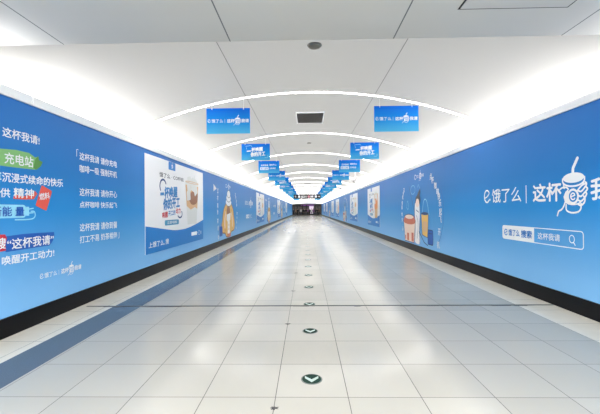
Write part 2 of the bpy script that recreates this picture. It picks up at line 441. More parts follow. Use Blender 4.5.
o = printed('battery_patch', P2().rrect(3.9, 4.45, 1.475, 1.645, 0.05).rect(4.45, 4.50, 1.50, 1.62)
            .stroke([(4.50, 1.59), (4.57, 1.60)], 0.016).stroke([(4.50, 1.535), (4.57, 1.54)], 0.016)
            .stroke(spline([(4.53, 1.56), (4.585, 1.555), (4.60, 1.50), (4.56, 1.46), (4.45, 1.45), (4.28, 1.452)], 5), 0.016), 'ink_sky', left, L1)
printed('lettering', P2().text('新能 量', (3.94, 4.41, 1.50, 1.62), 0.02), 'ink_deep', o, L3)
o = printed('brush_patch', P2().poly([(4.14, 1.055), (4.15, 1.25), (4.4, 1.262), (4.7, 1.258), (4.95, 1.25), (4.955, 1.19), (4.92, 1.12), (4.86, 1.062), (4.6, 1.06)]), 'ink_deep', left, L1)
printed('lettering', P2().text('“这杯我请”', (4.155, 4.93, 1.08, 1.215), 0.022), 'ink_white', o, L3)
o = printed('red_tag', P2().poly([(3.9, 1.06), (3.9, 1.285), (4.13, 1.275), (4.155, 1.23), (4.135, 1.15), (4.14, 1.075)]), 'ink_red', left, L2)
printed('lettering', P2().text('搜', (4.0, 4.135, 1.10, 1.235), 0.022), 'ink_white', o, L3)
line(left, '唤醒开工动力!', (4.09, 4.95, 0.895, 1.005))
lg = empty('campaign_logo', (0, 0, 0)); lg.parent = left; logo_parts(lg, 4.68, 5.55, 0.645, L1)
# three couplets
for s, z0, z1 in (('这杯我请 请你充电', 2.405, 2.53), ('咖啡一吸 强制开机', 2.20, 2.325), ('这杯我请 请你开心', 1.81, 1.94), ('点杯咖啡 快乐起飞', 1.61, 1.72),
                  ('这杯我请 请你到餐', 1.22, 1.35), ('打工不易 奶茶相伴', 1.025, 1.145)):
    line(left, s, (5.52, 6.62, z0, z1), bold=0.016)
printed('quote_mark', P2().stroke([(5.45, 2.45), (5.45, 2.56), (5.485, 2.56)], 0.012), 'ink_white', left, L1)
printed('quote_mark', P2().stroke([(6.69, 1.13), (6.69, 1.02), (6.655, 1.02)], 0.012), 'ink_white', left, L1)

# ---------------------------------------------------------------- illustrations
def char_column(s, pts, size, parent, m='ink_white', lift=L1):
    p = P2(); P = spline(pts, 8); n = len(s)
    for i, ch in enumerate(s):
        if ch == ' ': continue
        x, z = P[min(int(i*(len(P)-1)/(n-1)), len(P)-1)]
        p.text(ch, (x-size*0.46, x+size*0.46, z-size/2, z+size/2), 0.025)
    printed('lettering', p, m, parent, lift)
def mini_logo(parent, cx, cz, w):
    p = P2().stroke(arc(cx-w*0.36, cz, w*0.09, w*0.075, 40, 320, 14), w*0.03)
    p.text('饿了么', (cx-w*0.22, cx-w*0.01, cz-w*0.05, cz+w*0.05), 0.02)
    c = cup_emblem(); k = w*0.42; c.move(cx+0.03*w, cz-0.4*k, k); p.merge(c)
    p.text('我请', (cx+w*0.29, cx+w*0.48, cz-w*0.05, cz+w*0.05), 0.02)
    printed('emblem', p, 'ink_white', parent, L1)

def sundae_illustration(parent, c):
    """white swirl-topped figure in a wide ochre coat between two vertical lines of characters; c = centre along the wall"""
    root = empty('illustration', (c, 0, 0)); root.parent = parent
    char_column('打工不易奶茶相伴', [(-1.95, 2.38), (-2.0, 1.9), (-2.0, 1.2), (-1.9, 0.40)], 0.205, root)
    char_column('这杯我请 请你开心', [(1.55, 2.38), (1.85, 1.9), (1.95, 1.3), (1.75, 0.65)], 0.17, root)
    printed('flag_mark', P2().poly([(-2.62, 2.32), (-2.62, 2.62), (-2.15, 2.45)]), 'ink_white', root, L1)
    mini_logo(root, -0.1, 2.68, 1.0)
    f = P2()
    # coat body: outline (0 black) then ochre
    coat = spline([(-0.55, 1.85), (-1.0, 1.55), (-1.2, 1.15), (-1.45, 0.75), (-1.2, 0.55), (-0.75, 0.50), (-0.45, 0.32), (0.2, 0.30), (0.55, 0.5), (1.1, 0.55), (1.35, 0.8), (1.15, 1.2), (0.95, 1.6), (0.5, 1.88)], 4)
    f.poly(coat)
    printed('coat', f, 'ink_yellow', root, L1)
    printed('coat_outline', P2().stroke(coat, 0.05, True).stroke(spline([(-0.5, 1.6), (-0.75, 1.2), (-0.7, 0.6)], 5), 0.03).stroke(spline([(0.6, 1.6), (0.8, 1.1), (0.7, 0.62)], 5), 0.03), 'ink_brown', root, L2)
    h = P2()
    h.ell(0, 2.32, 0.32, 0.17); h.ell(0, 2.12, 0.46, 0.17); h.ell(0, 1.92, 0.56, 0.18)
    printed('whipped_top', h, 'ink_white', root, L2)
    o = P2()
    for cz, rx, rz in ((2.32, 0.33, 0.18), (2.12, 0.47, 0.18), (1.92, 0.57, 0.19)):
        o.stroke(arc(0, cz, rx, rz, 190, 350, 14), 0.028)
    o.stroke(arc(0, 2.32, 0.33, 0.18, 0, 180, 12), 0.028)
    printed('outline', o, 'ink_black', root, L3)
    printed('face', P2().ell(-0.05, 1.48, 0.36, 0.30), 'ink_brown', root, L2)
    printed('coat_lining', P2().poly(spline([(-0.62, 1.55), (-0.9, 1.1), (-0.85, 0.75), (-0.7, 0.75), (-0.72, 1.1), (-0.55, 1.4)], 3)).poly(spline([(0.6, 1.5), (0.85, 1.1), (0.85, 0.75), (0.72, 0.75), (0.72, 1.1), (0.52, 1.4)], 3)), 'ink_pink', root, L2+0.002)
    printed('scarf', P2().poly([(-0.42, 1.35), (0.35, 1.42), (0.30, 1.1), (-0.1, 0.95), (-0.45, 1.1)]).rect(-0.25, 0.2, 0.42, 1.02), 'ink_white', root, L3)
    for bz in (0.65, 0.85): printed('button', P2().ell(-0.03, bz, 0.05, 0.045), 'ink_rust', root, L3+0.003)
    for bx0 in (-0.35, 0.05): printed('boot', P2().rrect(bx0, bx0+0.33, 0.28, 0.45, 0.04), 'ink_rust', root, L3+0.001)
    printed('satchel', P2().rrect(-1.75, -1.25, 0.42, 0.85, 0.06), 'ink_deep', root, L3)
    printed('sparks', P2().stroke([(-1.1, 2.2), (-1.2, 2.32)], 0.02).stroke([(1.0, 2.1), (1.12, 2.2)], 0.02).stroke([(-1.35, 1.85), (-1.5, 1.9)], 0.02).stroke([(1.2, 1.75), (1.35, 1.82)], 0.02), 'ink_navy', root, L1)
    return root

def coffee_illustration(parent, c):
    """large takeaway cup, tall black-haired figure, ochre and blue cups between two arcs of characters"""
    root = empty('illustration', (c, 0, 0)); root.parent = parent
    char_column('这杯我请请你开心', [(-1.75, 2.30), (-2.0, 1.9), (-2.08, 1.4), (-1.98, 0.75)], 0.17, root)
    char_column('点杯咖啡快乐起飞开机', [(1.2, 2.56), (1.75, 2.05), (1.95, 1.45), (1.75, 0.46)], 0.205, root)
    printed('arc_line', P2().stroke(arc(0.9, 1.45, 1.28, 1.25, 57, -52, 24), 0.02).stroke(arc(-0.4, 1.45, 1.95, 1.15, 130, 225, 24), 0.015), 'ink_deep', root, L1)
    mini_logo(root, 0.05, 2.68, 1.05)
    # pole
    printed('long_straw', P2().stroke([(-1.1, 2.4), (-0.28, 1.15)], 0.032), 'ink_navy', root, L1)
    # figure
    printed('gown', P2().poly(spline([(-0.38, 1.75), (-0.42, 1.4), (-0.36, 0.9), (-0.45, 0.38), (0.1, 0.33), (0.08, 0.8), (0.16, 1.3), (0.12, 1.75)], 4)), 'ink_white', root, L2)
    printed('gown_outline', P2().stroke(spline([(-0.38, 1.75), (-0.42, 1.4), (-0.36, 0.9), (-0.45, 0.38)], 4), 0.03).stroke(spline([(0.1, 0.33), (0.08, 0.8), (0.16, 1.3), (0.12, 1.75)], 4), 0.03).stroke(spline([(-0.2, 1.3), (-0.05, 1.0), (-0.15, 0.5)], 4), 0.025).stroke([(-0.25, 1.5), (0.05, 1.42)], 0.025), 'ink_navy', root, L3)
    printed('face', P2().ell(-0.10, 1.78, 0.19, 0.19), 'ink_pink', root, L3)
    printed('hair', P2().poly(spline([(-0.32, 1.70), (-0.30, 1.92), (-0.12, 2.02), (0.02, 2.14), (0.22, 2.22), (0.16, 2.0), (0.22, 1.85), (0.14, 1.68), (0.05, 1.86), (-0.15, 1.90), (-0.26, 1.80)], 4)), 'ink_black', root, L3+0.002)
    # big takeaway cup
    printed('cup', P2().poly([(-1.75, 1.0), (-1.62, 0.30), (-0.50, 0.30), (-0.36, 1.0)]), 'ink_pink', root, L3+0.002)
    printed('cup_lid', P2().ell(-1.06, 1.10, 0.76, 0.15).ell(-1.06, 1.20, 0.62, 0.12).rect(-1.80, -0.32, 0.98, 1.10), 'ink_rust', root, L3+0.004)
    printed('cup_lid_top', P2().ell(-1.06, 1.24, 0.52, 0.08).stroke(arc(-1.06, 1.03, 0.73, 0.1, 180, 360, 16), 0.05), 'ink_pink', root, L3+0.006)
    printed('cup_print', P2().rect(-1.35, -1.10, 0.34, 0.62).rect(-0.80, -0.55, 0.34, 0.66).rect(-1.6, -1.48, 0.36, 0.52), 'ink_rust', root, L3+0.006)
    printed('cup_outline', P2().stroke([(-1.8, 1.1), (-1.62, 0.30), (-0.50, 0.30), (-0.32, 1.1)], 0.03).stroke(arc(-1.06, 1.2, 0.66, 0.14, 0, 180, 14), 0.03), 'ink_navy', root, L3+0.008)
    # ochre cup with handle loop, and blue cup
    printed('ochre_cup', P2().poly([(0.30, 1.36), (0.38, 0.66), (0.88, 0.60), (0.98, 1.38)]), 'ink_yellow', root, L3)
    printed('ochre_cup_outline', P2().stroke([(0.30, 1.36), (0.38, 0.66), (0.88, 0.60), (0.98, 1.38)], 0.03, True).ell(0.64, 1.38, 0.34, 0.05).stroke([(0.05, 0.75), (0.55, 0.42), (0.9, 0.35)], 0.035), 'ink_navy', root, L3+0.002)
    printed('ochre_cup_face', P2().rect(0.45, 0.82, 0.78, 1.12), 'ink_tan', root, L3+0.003)
    printed('cord_loop', P2().stroke(spline([(0.40, 1.40), (0.50, 1.75), (0.66, 1.86), (0.85, 1.75), (1.02, 1.35)], 5), 0.03), 'ink_sky', root, L2)
    printed('blue_cup', P2().rrect(0.92, 1.36, 0.40, 0.86, 0.05), 'ink_deep', root, L3+0.004)
    printed('blue_cup_outline', P2().stroke(rr_pts(0.92, 1.36, 0.40, 0.86, 0.05), 0.03, True).stroke([(1.0, 0.75), (1.28, 0.75)], 0.03), 'ink_navy', root, L3+0.006)
    printed('outline_marks', P2().stroke(arc(-0.62, 2.24, 0.26, 0.16, 0, 350, 20), 0.018).stroke(spline([(-1.42, 1.62), (-1.30, 1.85), (-1.15, 1.62), (-1.28, 1.52), (-1.42, 1.62)], 5), 0.02)
            .stroke([(-0.1, 2.3), (0.0, 2.4), (0.15, 2.25)], 0.018), 'ink_sky', root, L1)
    return root

def search_box(parent, x0, x1, z0, z1, lift=L1):
    w = x1-x0; h = z1-z0; xs = x0+w*0.475-w*0.02; r = h*0.18
    bar = P2().stroke(rr_pts(x0, x1, z0, z1, r), h*0.055, True)
    o = printed('search_box', bar, 'ink_white', parent, lift)
    printed('white_tab', P2().rrect(x0, x0+w*0.475, z0, z1, r).rect(x0+w*0.4, x0+w*0.475, z0, z1), 'ink_white', o, lift+0.001)
    printed('lettering', P2().stroke(arc(x0+w*0.06, (z0+z1)/2, w*0.026, h*0.22, 45, 325, 14), w*0.009).stroke([(x0+w*0.045, z0+h*0.45), (x0+w*0.083, z0+h*0.58)], w*0.008)
            .text('饿了么', (x0+w*0.105, x0+w*0.275, z0+h*0.27, z0+h*0.75), 0.02).text('搜索', (x0+w*0.30, x0+w*0.445, z0+h*0.25, z0+h*0.77), 0.03), 'ink_blue', o, lift+0.004)
    printed('search_text', P2().text('这杯我请', (x0+w*0.52, x0+w*0.775, z0+h*0.28, z0+h*0.72), 0.012), 'ink_white', o, lift+0.001)
    cx, cz = x0+w*0.895, z0+h*0.52
    printed('magnifier_icon', P2().stroke(arc(cx, cz, h*0.19, h*0.22, 0, 345, 20), h*0.05, True).stroke([(cx+h*0.12, cz-h*0.17), (cx+h*0.24, cz-h*0.34)], h*0.06), 'ink_white', o, lift+0.001)

# left repeats (17.5 m)
for c in (16.2, 33.7, 51.2): sundae_illustration(left, c)
for c in (22.0, 39.5, 57.0):
    lg = empty('campaign_logo', (c, 0, 0)); lg.parent = left; logo_parts(lg, -1.5, 1.5, 2.0, L1)
    search_box(left, c-1.1, c+1.1, 1.04, 1.26)
# right: local x = -world y
lg = empty('campaign_logo', (0, 0, 0)); lg.parent = right; logo_parts(lg, -7.60, -4.15, 1.80, L1)
search_box(right, -6.90, -4.91, 0.945, 1.20)
for c in (12.0, 34.7, 57.4): coffee_illustration(right, -c)

# ---------------------------------------------------------------- white posters on the murals
def tumbler(p_root, x, z0, z1, w, kind, lift):
    """printed picture of an iced drink"""
    zt = z1; H = z1-z0; a, b = w*0.5, w*0.34
    side = lambda t: b+(a-b)*t
    def band(t0, t1): return [(x-side(t0), z0+H*t0), (x+side(t0), z0+H*t0), (x+side(t1), z0+H*t1), (x-side(t1), z0+H*t1)]
    cols = {'coffee': ('ink_ice', 'ink_tan', 'ink_brown'), 'orange': ('ink_tan', 'ink_orange', 'ink_orange'), 'tea': ('ink_ice', 'ink_ice', 'ink_tan')}[kind]
    o = printed('drink_picture', P2().poly(band(0, 0.97)), cols[0], p_root, lift)
    printed('drink_layer', P2().poly([(x-side(0.38), z0+H*0.42), (x-side(0.3)*0.3, z0+H*0.34), (x+side(0.38)*0.5, z0+H*0.40), (x+side(0.38), z0+H*0.36), (x+side(0.9), z0+H*0.9), (x-side(0.9), z0+H*0.9)]), cols[1], o, lift+0.002)
    printed('drink_layer', P2().poly(spline([(x-side(0.5)*0.7, z0+H*0.60), (x-side(0.5)*0.1, z0+H*0.46), (x+side(0.6)*0.8, z0+H*0.50), (x+side(0.75)*0.95, z0+H*0.70), (x+side(0.8)*0.5, z0+H*0.80), (x-side(0.8)*0.2, z0+H*0.74)], 4)), cols[2], o, lift+0.004)
    ice = P2()
    for i, (dx, t, r) in enumerate(((-0.5, 0.84, 0.3), (0.1, 0.88, -0.2), (0.55, 0.80, 0.5), (-0.6, 0.66, 0.1), (0.0, 0.97, 0.4), (0.5, 0.96, -0.3), (-0.45, 0.99, 0.2))):
        cx, cz = x+dx*side(t), z0+H*t; s = w*0.13
        ice.rrect(cx-s, cx+s, cz-s*0.9, cz+s*0.9, s*0.3, 0, r)
    printed('ice_cubes', ice, 'ink_ice', o, lift+0.006)
    printed('cup_rim', P2().stroke(arc(x, z1-H*0.03, a*0.98, H*0.02, 0, 355, 24), w*0.015, True), 'ink_tan', o, lift+0.008)
    printed('straw', P2().stroke([(x+a*0.1, z1-H*0.1), (x+a*0.35, z1+H*0.14)], w*0.05), 'ink_ice', o, lift+0.007)

def poster(side, c, w, z0, z1, kind, label):
    XW = XL if side < 0 else XR
    h = z1-z0
    o = box('advertising_poster', 'ink_white', (-w/2, w/2, 0.0, 0.012, 0, h))
    off = 0.018
    o.location = ((XW+off) if side < 0 else (XW-off), c, z0); o.rotation_euler = (0, 0, PI/2 if side < 0 else -PI/2)
    tag(o, label, 'poster', 'white drink posters on the blue walls')
    u = lambda t: -w/2+w*t
    v = lambda t: h*t
    vt = [(u(0), v(0)), (u(1), v(0)), (u(1), v(0.29))]
    top = spline([(u(1), v(0.29)), (u(0.80), v(0.235)), (u(0.62), v(0.20)), (u(0.5), v(0.195)), (u(0.36), v(0.205)), (u(0), v(0.28))], 4)
    ft = printed('blue_footer', P2().poly([(u(0), v(0)), (u(1), v(0))]+top), 'ink_blue', o, L1)
    printed('footer_lettering', P2().text('上饿了么, 搜', (u(0.035), u(0.30), v(0.055), v(0.115)), 0.03), 'ink_white', ft, L2)
    printed('footer_box', P2().rrect(u(0.71), u(0.84), v(0.085), v(0.135), 0.02), 'ink_white', ft, L2)
    printed('footer_icon', P2().stroke(arc(u(0.89), v(0.11), w*0.018, w*0.018, 0, 345, 14), 0.014, True).rect(u(0.93), u(0.94), v(0.08), v(0.13)).stroke([(u(0.865), v(0.11)), (u(0.85), v(0.11))], 0.012), 'ink_white', ft, L2)
    tb = printed('blue_tab', P2().rrect(u(0.305), u(0.415), v(0.905), v(0.998), 0.02), 'ink_blue', o, L1)
    e = cup_emblem(); k = h*0.07/0.85; e.move(u(0.36)-0.28*k, v(0.918), k)
    printed('emblem', e, 'ink_white', tb, L2)
    printed('heading_lettering', P2().text('饿了么 · COFFEE', (u(0.175), u(0.56), v(0.80), v(0.85)), 0.03), 'ink_grey', o, L1)
    s = P2().text('杯唤醒', (u(0.245), u(0.445), v(0.585), v(0.71)), 0.055).text('一', (u(0.185), u(0.235), v(0.62), v(0.65)), 0.04).text('你的开工', (u(0.225), u(0.485), v(0.455), v(0.58)), 0.055)
    s.warp(lambda x, z: (x, z+(x-u(0.35))*0.075))
    printed('slogan_lettering', s, 'ink_slogan', o, L1)
    printed('swoosh', P2().stroke(arc(u(0.225), v(0.70), w*0.045, h*0.075, 30, 215, 16), w*0.012).stroke(arc(u(0.49), v(0.39), w*0.04, h*0.045, -150, 40, 12), w*0.010), 'ink_navy', o, L1)
    r = P2().text('唤醒', (u(0.21), u(0.29), v(0.365), v(0.43)), 0.04).text('动力', (u(0.42), u(0.50), v(0.385), v(0.45)), 0.04)
    r.warp(lambda x, z: (x, z+(x-u(0.35))*0.06)); printed('red_lettering', r, 'ink_red', o, L1)
    r = P2().text('开工的', (u(0.30), u(0.41), v(0.375), v(0.435)), 0.04); r.warp(lambda x, z: (x, z+(x-u(0.35))*0.06))
    printed('dark_lettering', r, 'ink_slogan', o, L1)
    b = printed('button', P2().rrect(u(0.245), u(0.47), v(0.265), v(0.325), h*0.022), 'ink_teal', o, L1)
    printed('lettering', P2().text('立即领取', (u(0.28), u(0.435), v(0.28), v(0.312)), 0.02), 'ink_white', b, L2)
    tumbler(o, u(0.735), v(0.245 if kind != 'orange' else 0.21), v(0.83), w*0.29, kind, L1)
    return o
# left
poster(-1, 9.94, 4.37, 0.535, 2.89, 'coffee', 'large white coffee poster on the left wall, beside the small slogan couplets')
poster(-1, 27.45, 4.6, 0.55, 2.86, 'tea', 'white drink poster on the left wall, second from the near end')
poster(-1, 45.6, 4.4, 0.55, 2.86, 'coffee', 'white drink poster on the left wall, third from the near end')
poster(-1, 62.6, 4.6, 0.55, 2.86, 'tea', 'white drink poster on the left wall, fourth from the near end')
# right
poster(1, 20.05, 3.55, 0.57, 2.81, 'orange', 'white poster with orange drink on the right wall, beside the coffee cup illustration')
poster(1, 28.40, 4.5, 0.58, 2.81, 'tea', 'white drink poster on the right wall, second from the near end')
poster(1, 43.2, 4.4, 0.57, 2.81, 'orange', 'white drink poster on the right wall, third from the near end')
poster(1, 51.3, 4.4, 0.57, 2.81, 'tea', 'white drink poster on the right wall, fourth from the near end')
poster(1, 65.9, 4.4, 0.57, 2.81, 'orange', 'white drink poster on the right wall, fifth from the near end')
poster(1, 75.0, 4.4, 0.57, 2.81, 'tea', 'white drink poster on the right wall, last before the far end')

# ================================================================== ARCH LIGHTS
def arch_bm():
    bm = bmesh.new(); n = 60; rings = []
    for i in range(n+1):
        x = XC-4.12+8.24*i/n; z = vault_z(x)-0.001
        t = math.asin((x-XC)/RAD); nx, nz = -math.sin(t), -math.cos(t)
        rings.append([bm.verts.new((x+nx*d-XC, y, z+nz*d-APEX)) for y, d in ((-0.029, 0.0), (-0.026, 0.004), (0.026, 0.004), (0.029, 0.0))])
    for a, b in zip(rings, rings[1:]):
        for k in range(4): bm.faces.new((a[k], a[(k+1) % 4], b[(k+1) % 4], b[k]))
    bm.faces.new(rings[0]); bm.faces.new(rings[-1][::-1])
    return bm
NA = 21
a0 = from_bm('arch_light', arch_bm(), 'arch')
for i in range(NA):
    o = a0 if i == 0 else a0.copy()
    if i: C.objects.link(o)
    o.location = (XC, ARCH0+PITCH*i, APEX)
    tag(o, f'thin glowing white arch light across the vaulted ceiling, {ORD[i]} from the near end', 'light', 'arch lights across the vault')

# ================================================================== HANGING SIGNS
W, H = 0.965, 0.56
def make_sign(kind):
    root = empty('hanging_sign', (0, 0, 0))
    box('panel', 'sign', (-W/2, W/2, -0.009, 0.009, -H/2, H/2), root, 0.002)
    lf = 0.013
    if kind == 0:
        k = 0.91; logo_parts(root, -k/2, k/2, 0.0, lf)
    elif kind == 1:
        p = P2().text('杯唤醒', (-0.14, 0.24, 0.02, 0.155), 0.05).text('你的开工', (-0.17, 0.32, -0.15, 0.0), 0.05).text('一', (-0.30, -0.17, 0.035, 0.065), 0.04)
        p.warp(lambda x, z: (x, z+x*0.07))
        printed('slogan_lettering', p, 'ink_white', root, lf)
        printed('swoosh', P2().stroke([(-0.30, 0.10), (-0.34, 0.20), (-0.16, 0.22), (-0.13, 0.19)], 0.012).stroke(arc(0.36, -0.15, 0.06, 0.05, -140, 40, 10), 0.014), 'ink_sky', root, lf)
    else:
        printed('slogan_lettering', P2().text('这杯我请', (-0.36, -0.04, 0.035, 0.115), 0.02).text('请你开心', (0.02, 0.34, 0.055, 0.135), 0.02), 'ink_white', root, lf)
        printed('white_box', P2().rrect(-0.40, -0.02, -0.135, -0.01, 0.02), 'ink_white', root, lf)
        printed('lettering', P2().text('饿了么搜索', (-0.37, -0.05, -0.11, -0.035), 0.02), 'ink_blue', root, lf+0.003)
        printed('search_text', P2().text('这杯我请', (0.03, 0.30, -0.10, -0.025), 0.015), 'ink_white', root, lf)
    return root
def copy_tree(o, parent=None):
    c = o.copy(); C.objects.link(c)
    if parent: c.parent = parent
    for ch in list(o.children): copy_tree(ch, c)
    return c
protos = [make_sign(0), make_sign(1), make_sign(2)]
used = set()
desc = ['with white logo line', 'with slanted slogan', 'with search box']
NS = 14
for side, X in (('left', -1.71), ('right', 1.98)):
    for i in range(NS):
        k = i % 3
        if k in used: o = copy_tree(protos[k])
        else: o = protos[k]; used.add(k)
        zc = 3.565
        o.location = (X, ARCH0-0.14+PITCH*i, zc-0.045)
        tag(o, f'blue hanging sign {desc[k]}, {side} row, {ORD[i]} from near end', 'sign', 'blue signs hanging from the vault')
        for dx in (-0.36, 0.34):
            bm = bmesh.new(); top = vault_z(X+dx)-zc-0.002
            tube(bm, (dx, 0, H/2-0.02), (dx, 0, top), 0.0025, 6)
            bx(bm, dx-0.008, dx+0.008, -0.012, 0.012, H/2-0.03, H/2+0.015)
            from_bm('hanging_wire', bm, 'wire', o)
# black direction sign across the passage
ds = empty('direction_sign', (0.08, 38.0, 3.0))
tag(ds, 'wide black overhead direction sign with white and pink symbols at the far end', 'sign')
box('panel', 'sign_black', (-1.5, 1.5, -0.06, 0.06, -0.23, 0.23), ds, 0.01)
p = P2().text('↑', (-1.40, -1.20, -0.11, 0.12), 0.03).rrect(-1.0, -0.78, -0.12, 0.12, 0.02).text('出口', (-0.66, -0.30, -0.12, 0.12), 0.05).text('EXIT', (-0.26, 0.02, -0.08, 0.08), 0.03)
p.text('换乘', (0.36, 0.70, -0.12, 0.12), 0.05).rrect(0.84, 1.08, -0.12, 0.12, 0.02).text('→', (1.18, 1.42, -0.09, 0.09), 0.04)
printed('lettering', p, 'sign_lit', ds, 0.064)
printed('pink_symbol', P2().rrect(0.07, 0.30, -0.12, 0.12, 0.02), 'sign_pink', ds, 0.064)
for dx in (-1.2, 1.2):
    bm = bmesh.new(); tube(bm, (dx, 0, 0.22), (dx, 0, vault_z(0.08+dx)-3.0), 0.02, 8); from_bm('hanging_rod', bm, 'white', ds)

# ================================================================== CEILING FITTINGS
def vent(y, label):
    root = empty('ceiling_vent', (XC+0.02, y, APEX-0.004)); tag(root, label, 'vent', 'dark vents along the crown of the vault')
    w, l = 0.36, 0.53
    bm = bmesh.new(); bx(bm, -w, w, -l, l, -0.014, -0.006); from_bm('duct_backing', bm, 'grille_bg', root)
    bm = bmesh.new(); n = 26
    for i in range(n):
        x = -w+0.02+(2*w-0.04)*(i+0.5)/n
        vs = [bm.verts.new(p) for p in ((x-0.004, -l, -0.016), (x+0.006, -l, -0.034), (x+0.008, -l, -0.034), (x-0.002, -l, -0.016), (x-0.004, l, -0.016), (x+0.006, l, -0.034), (x+0.008, l, -0.034), (x-0.002, l, -0.016))]
        for f in ((0, 1, 2, 3), (7, 6, 5, 4), (0, 4, 5, 1), (1, 5, 6, 2), (2, 6, 7, 3), (3, 7, 4, 0)): bm.faces.new([vs[q] for q in f])
    from_bm('louver', bm, 'grille', root)
    bm = bmesh.new(); t = 0.03
    bx(bm, -w-t, w+t, -l-t, -l, -0.036, -0.004); bx(bm, -w-t, w+t, l, l+t, -0.036, -0.004); bx(bm, -w-t, -w, -l, l, -0.036, -0.004); bx(bm, w, w+t, -l, l, -0.036, -0.004)
    from_bm('frame', bm, 'white', root)
vent(9.67, 'dark rectangular louvered vent in the ceiling crown just past the nearest arch light')
vent(33.9, 'small distant dark vent in the ceiling crown above the black direction sign')
def disc(name, x, y, r, label):
    root = empty(name, (x, y, vault_z(x))); tag(root, label, 'ceiling speaker')
    bm = bmesh.new(); bmesh.ops.create_cone(bm, cap_ends=True, segments=40, radius1=r*0.86, radius2=r, depth=0.02, matrix=Matrix.Translation((0, 0, -0.012))); from_bm('rim', bm, 'grey_rim', root)
    bm = bmesh.new(); bmesh.ops.create_uvsphere(bm, u_segments=32, v_segments=8, radius=r*0.82)
    for v_ in bm.verts: v_.co.z = -0.022-abs(v_.co.z)*0.06
    from_bm('grille', bm, 'grey_plastic', root, True)
disc('ceiling_speaker', 0.15, 5.43, 0.118, 'round grey ceiling speaker at the edge of the near flat ceiling')
disc('ceiling_speaker', 0.125, 13.4, 0.085, 'small round grey ceiling speaker behind the dark vent')
# access hatch
hx0, hx1, hy0, hy1 = 1.42, 2.43, 2.15, 3.175
root = empty('access_hatch', ((hx0+hx1)/2, (hy0+hy1)/2, ZS)); tag(root, 'square stained access hatch with black edge gap in the near flat ceiling', 'hatch')
w, l = (hx1-hx0)/2, (hy1-hy0)/2
bm = bmesh.new(); bx(bm, -w, w, -l, l, -0.004, -0.001); from_bm('edge_gap', bm, 'gap', root)
bm = bmesh.new(); bx(bm, -w+0.018, w-0.018, -l+0.018, l-0.018, -0.009, -0.0045); from_bm('cover_panel', bm, 'hatch', root)
# security cameras under the right of the vault
def bullet_camera(loc, d, label, m, s=1.0):
    root = empty('hanging_security_camera', loc); tag(root, label, 'security camera')
    d = Vector(d).normalized(); top = vault_z(loc[0])-loc[2]
    bm = bmesh.new(); tube(bm, -d*0.15*s, d*0.13*s, 0.055*s, 20); bmesh.ops.bevel(bm, geom=bm.edges[:], offset=0.006*s, segments=1, affect='EDGES'); from_bm('housing', bm, m, root)
    bm = bmesh.new(); tube(bm, d*0.12*s, d*0.155*s, 0.045*s, 20); from_bm('lens', bm, 'cam_glass', root)
    bm = bmesh.new(); up = Vector((0, 0, 1)); n = 10; q = d.to_track_quat('Z', 'Y')
    sidev = d.cross(up).normalized(); upv = sidev.cross(d)
    rings = []
    for t in (-0.15*s, 0.19*s):
        rings.append([bm.verts.new(d*t+(sidev*math.cos(PI*i/n)+upv*math.sin(PI*i/n))*r) for r in (0.066*s, 0.060*s) for i in range(n+1)])
    for i in range(n):
        for o_ in (0, n+1): bm.faces.new((rings[0][o_+i], rings[0][o_+i+1], rings[1][o_+i+1], rings[1][o_+i]))
    from_bm('sun_shield', bm, m, root)
    bm = bmesh.new(); tube(bm, (0, 0, 0.05*s), (0, 0, top-0.02), 0.014*s, 10); tube(bm, (0, 0, top-0.045), (0, 0, top-0.02), 0.05*s, 16); from_bm('bracket', bm, 'white', root)
bullet_camera((2.87, 20.0, 3.27), (-0.45, -0.55, -0.70), 'grey tilted bullet security camera hanging on the right below the vault', 'cam_grey', 1.25)
bullet_camera((2.80, 28.0, 3.22), (-0.2, -0.9, -0.3), 'small black security camera, the farther one hanging on the right', 'dark_metal', 0.75)

# ================================================================== FLOOR MARKERS
def sticker():
    root = empty('floor_arrow_sticker', (0, 0, 0))
    bm = bmesh.new(); bmesh.ops.create_cone(bm, cap_ends=True, segments=48, radius1=0.098, radius2=0.096, depth=0.002, matrix=Matrix.Translation((0, 0, 0.001))); from_bm('rim', bm, 'sticker_ring', root)
    bm = bmesh.new(); bmesh.ops.create_circle(bm, cap_ends=True, segments=48, radius=0.086, matrix=Matrix.Translation((0, 0, 0.0026))); from_bm('disc', bm, 'sticker', root)
    bm = bmesh.new()
    pts = [(-0.062, 0.050), (-0.062, 0.012), (0, -0.062), (0.062, 0.012), (0.062, 0.050), (0.0, -0.008)]
    vs = [bm.verts.new((x, y, 0.0034)) for x, y in pts]
    bm.faces.new((vs[0], vs[1], vs[2], vs[5])); bm.faces.new((vs[5], vs[2], vs[3], vs[4]))
    from_bm('arrow', bm, 'sticker_arrow', root)
    return root
st = sticker()
for i in range(18):
    o = st if i == 0 else copy_tree(st)
    o.location = (0.033, 3.12+1.232*i, 0.0)
    tag(o, f'round dark floor sticker with pale arrow, {ORD[i]} from the near end', 'floor sticker', 'arrow stickers along the middle of the floor')
def stud_bm(seed):
    r = random.Random(seed); bm = bmesh.new(); n = 14
    top = []; bot = []
    for i in range(n):
        a = 2*PI*i/n; q = (0.026 if i % 2 else 0.012)*r.uniform(0.7, 1.2)
        top.append(bm.verts.new((q*1.3*math.cos(a), q*math.sin(a), 0.003))); bot.append(bm.verts.new((q*1.5*math.cos(a), q*1.15*math.sin(a), 0)))
    bm.faces.new(top); bm.faces.new(bot[::-1])
    for i in range(n): j = (i+1) % n; bm.faces.new((bot[i], bot[j], top[j], top[i]))
    return bm
for i, y in enumerate((2.665, 4.62, 6.49, 8.33)):
    o = from_bm('floor_stud', stud_bm(i), 'dark_metal'); o.location = (-0.268, y, 0)
    tag(o, f'small dark star-shaped mark on the tile joint, {ORD[i]} from the near end', 'floor mark', 'dark marks along the tile joint')

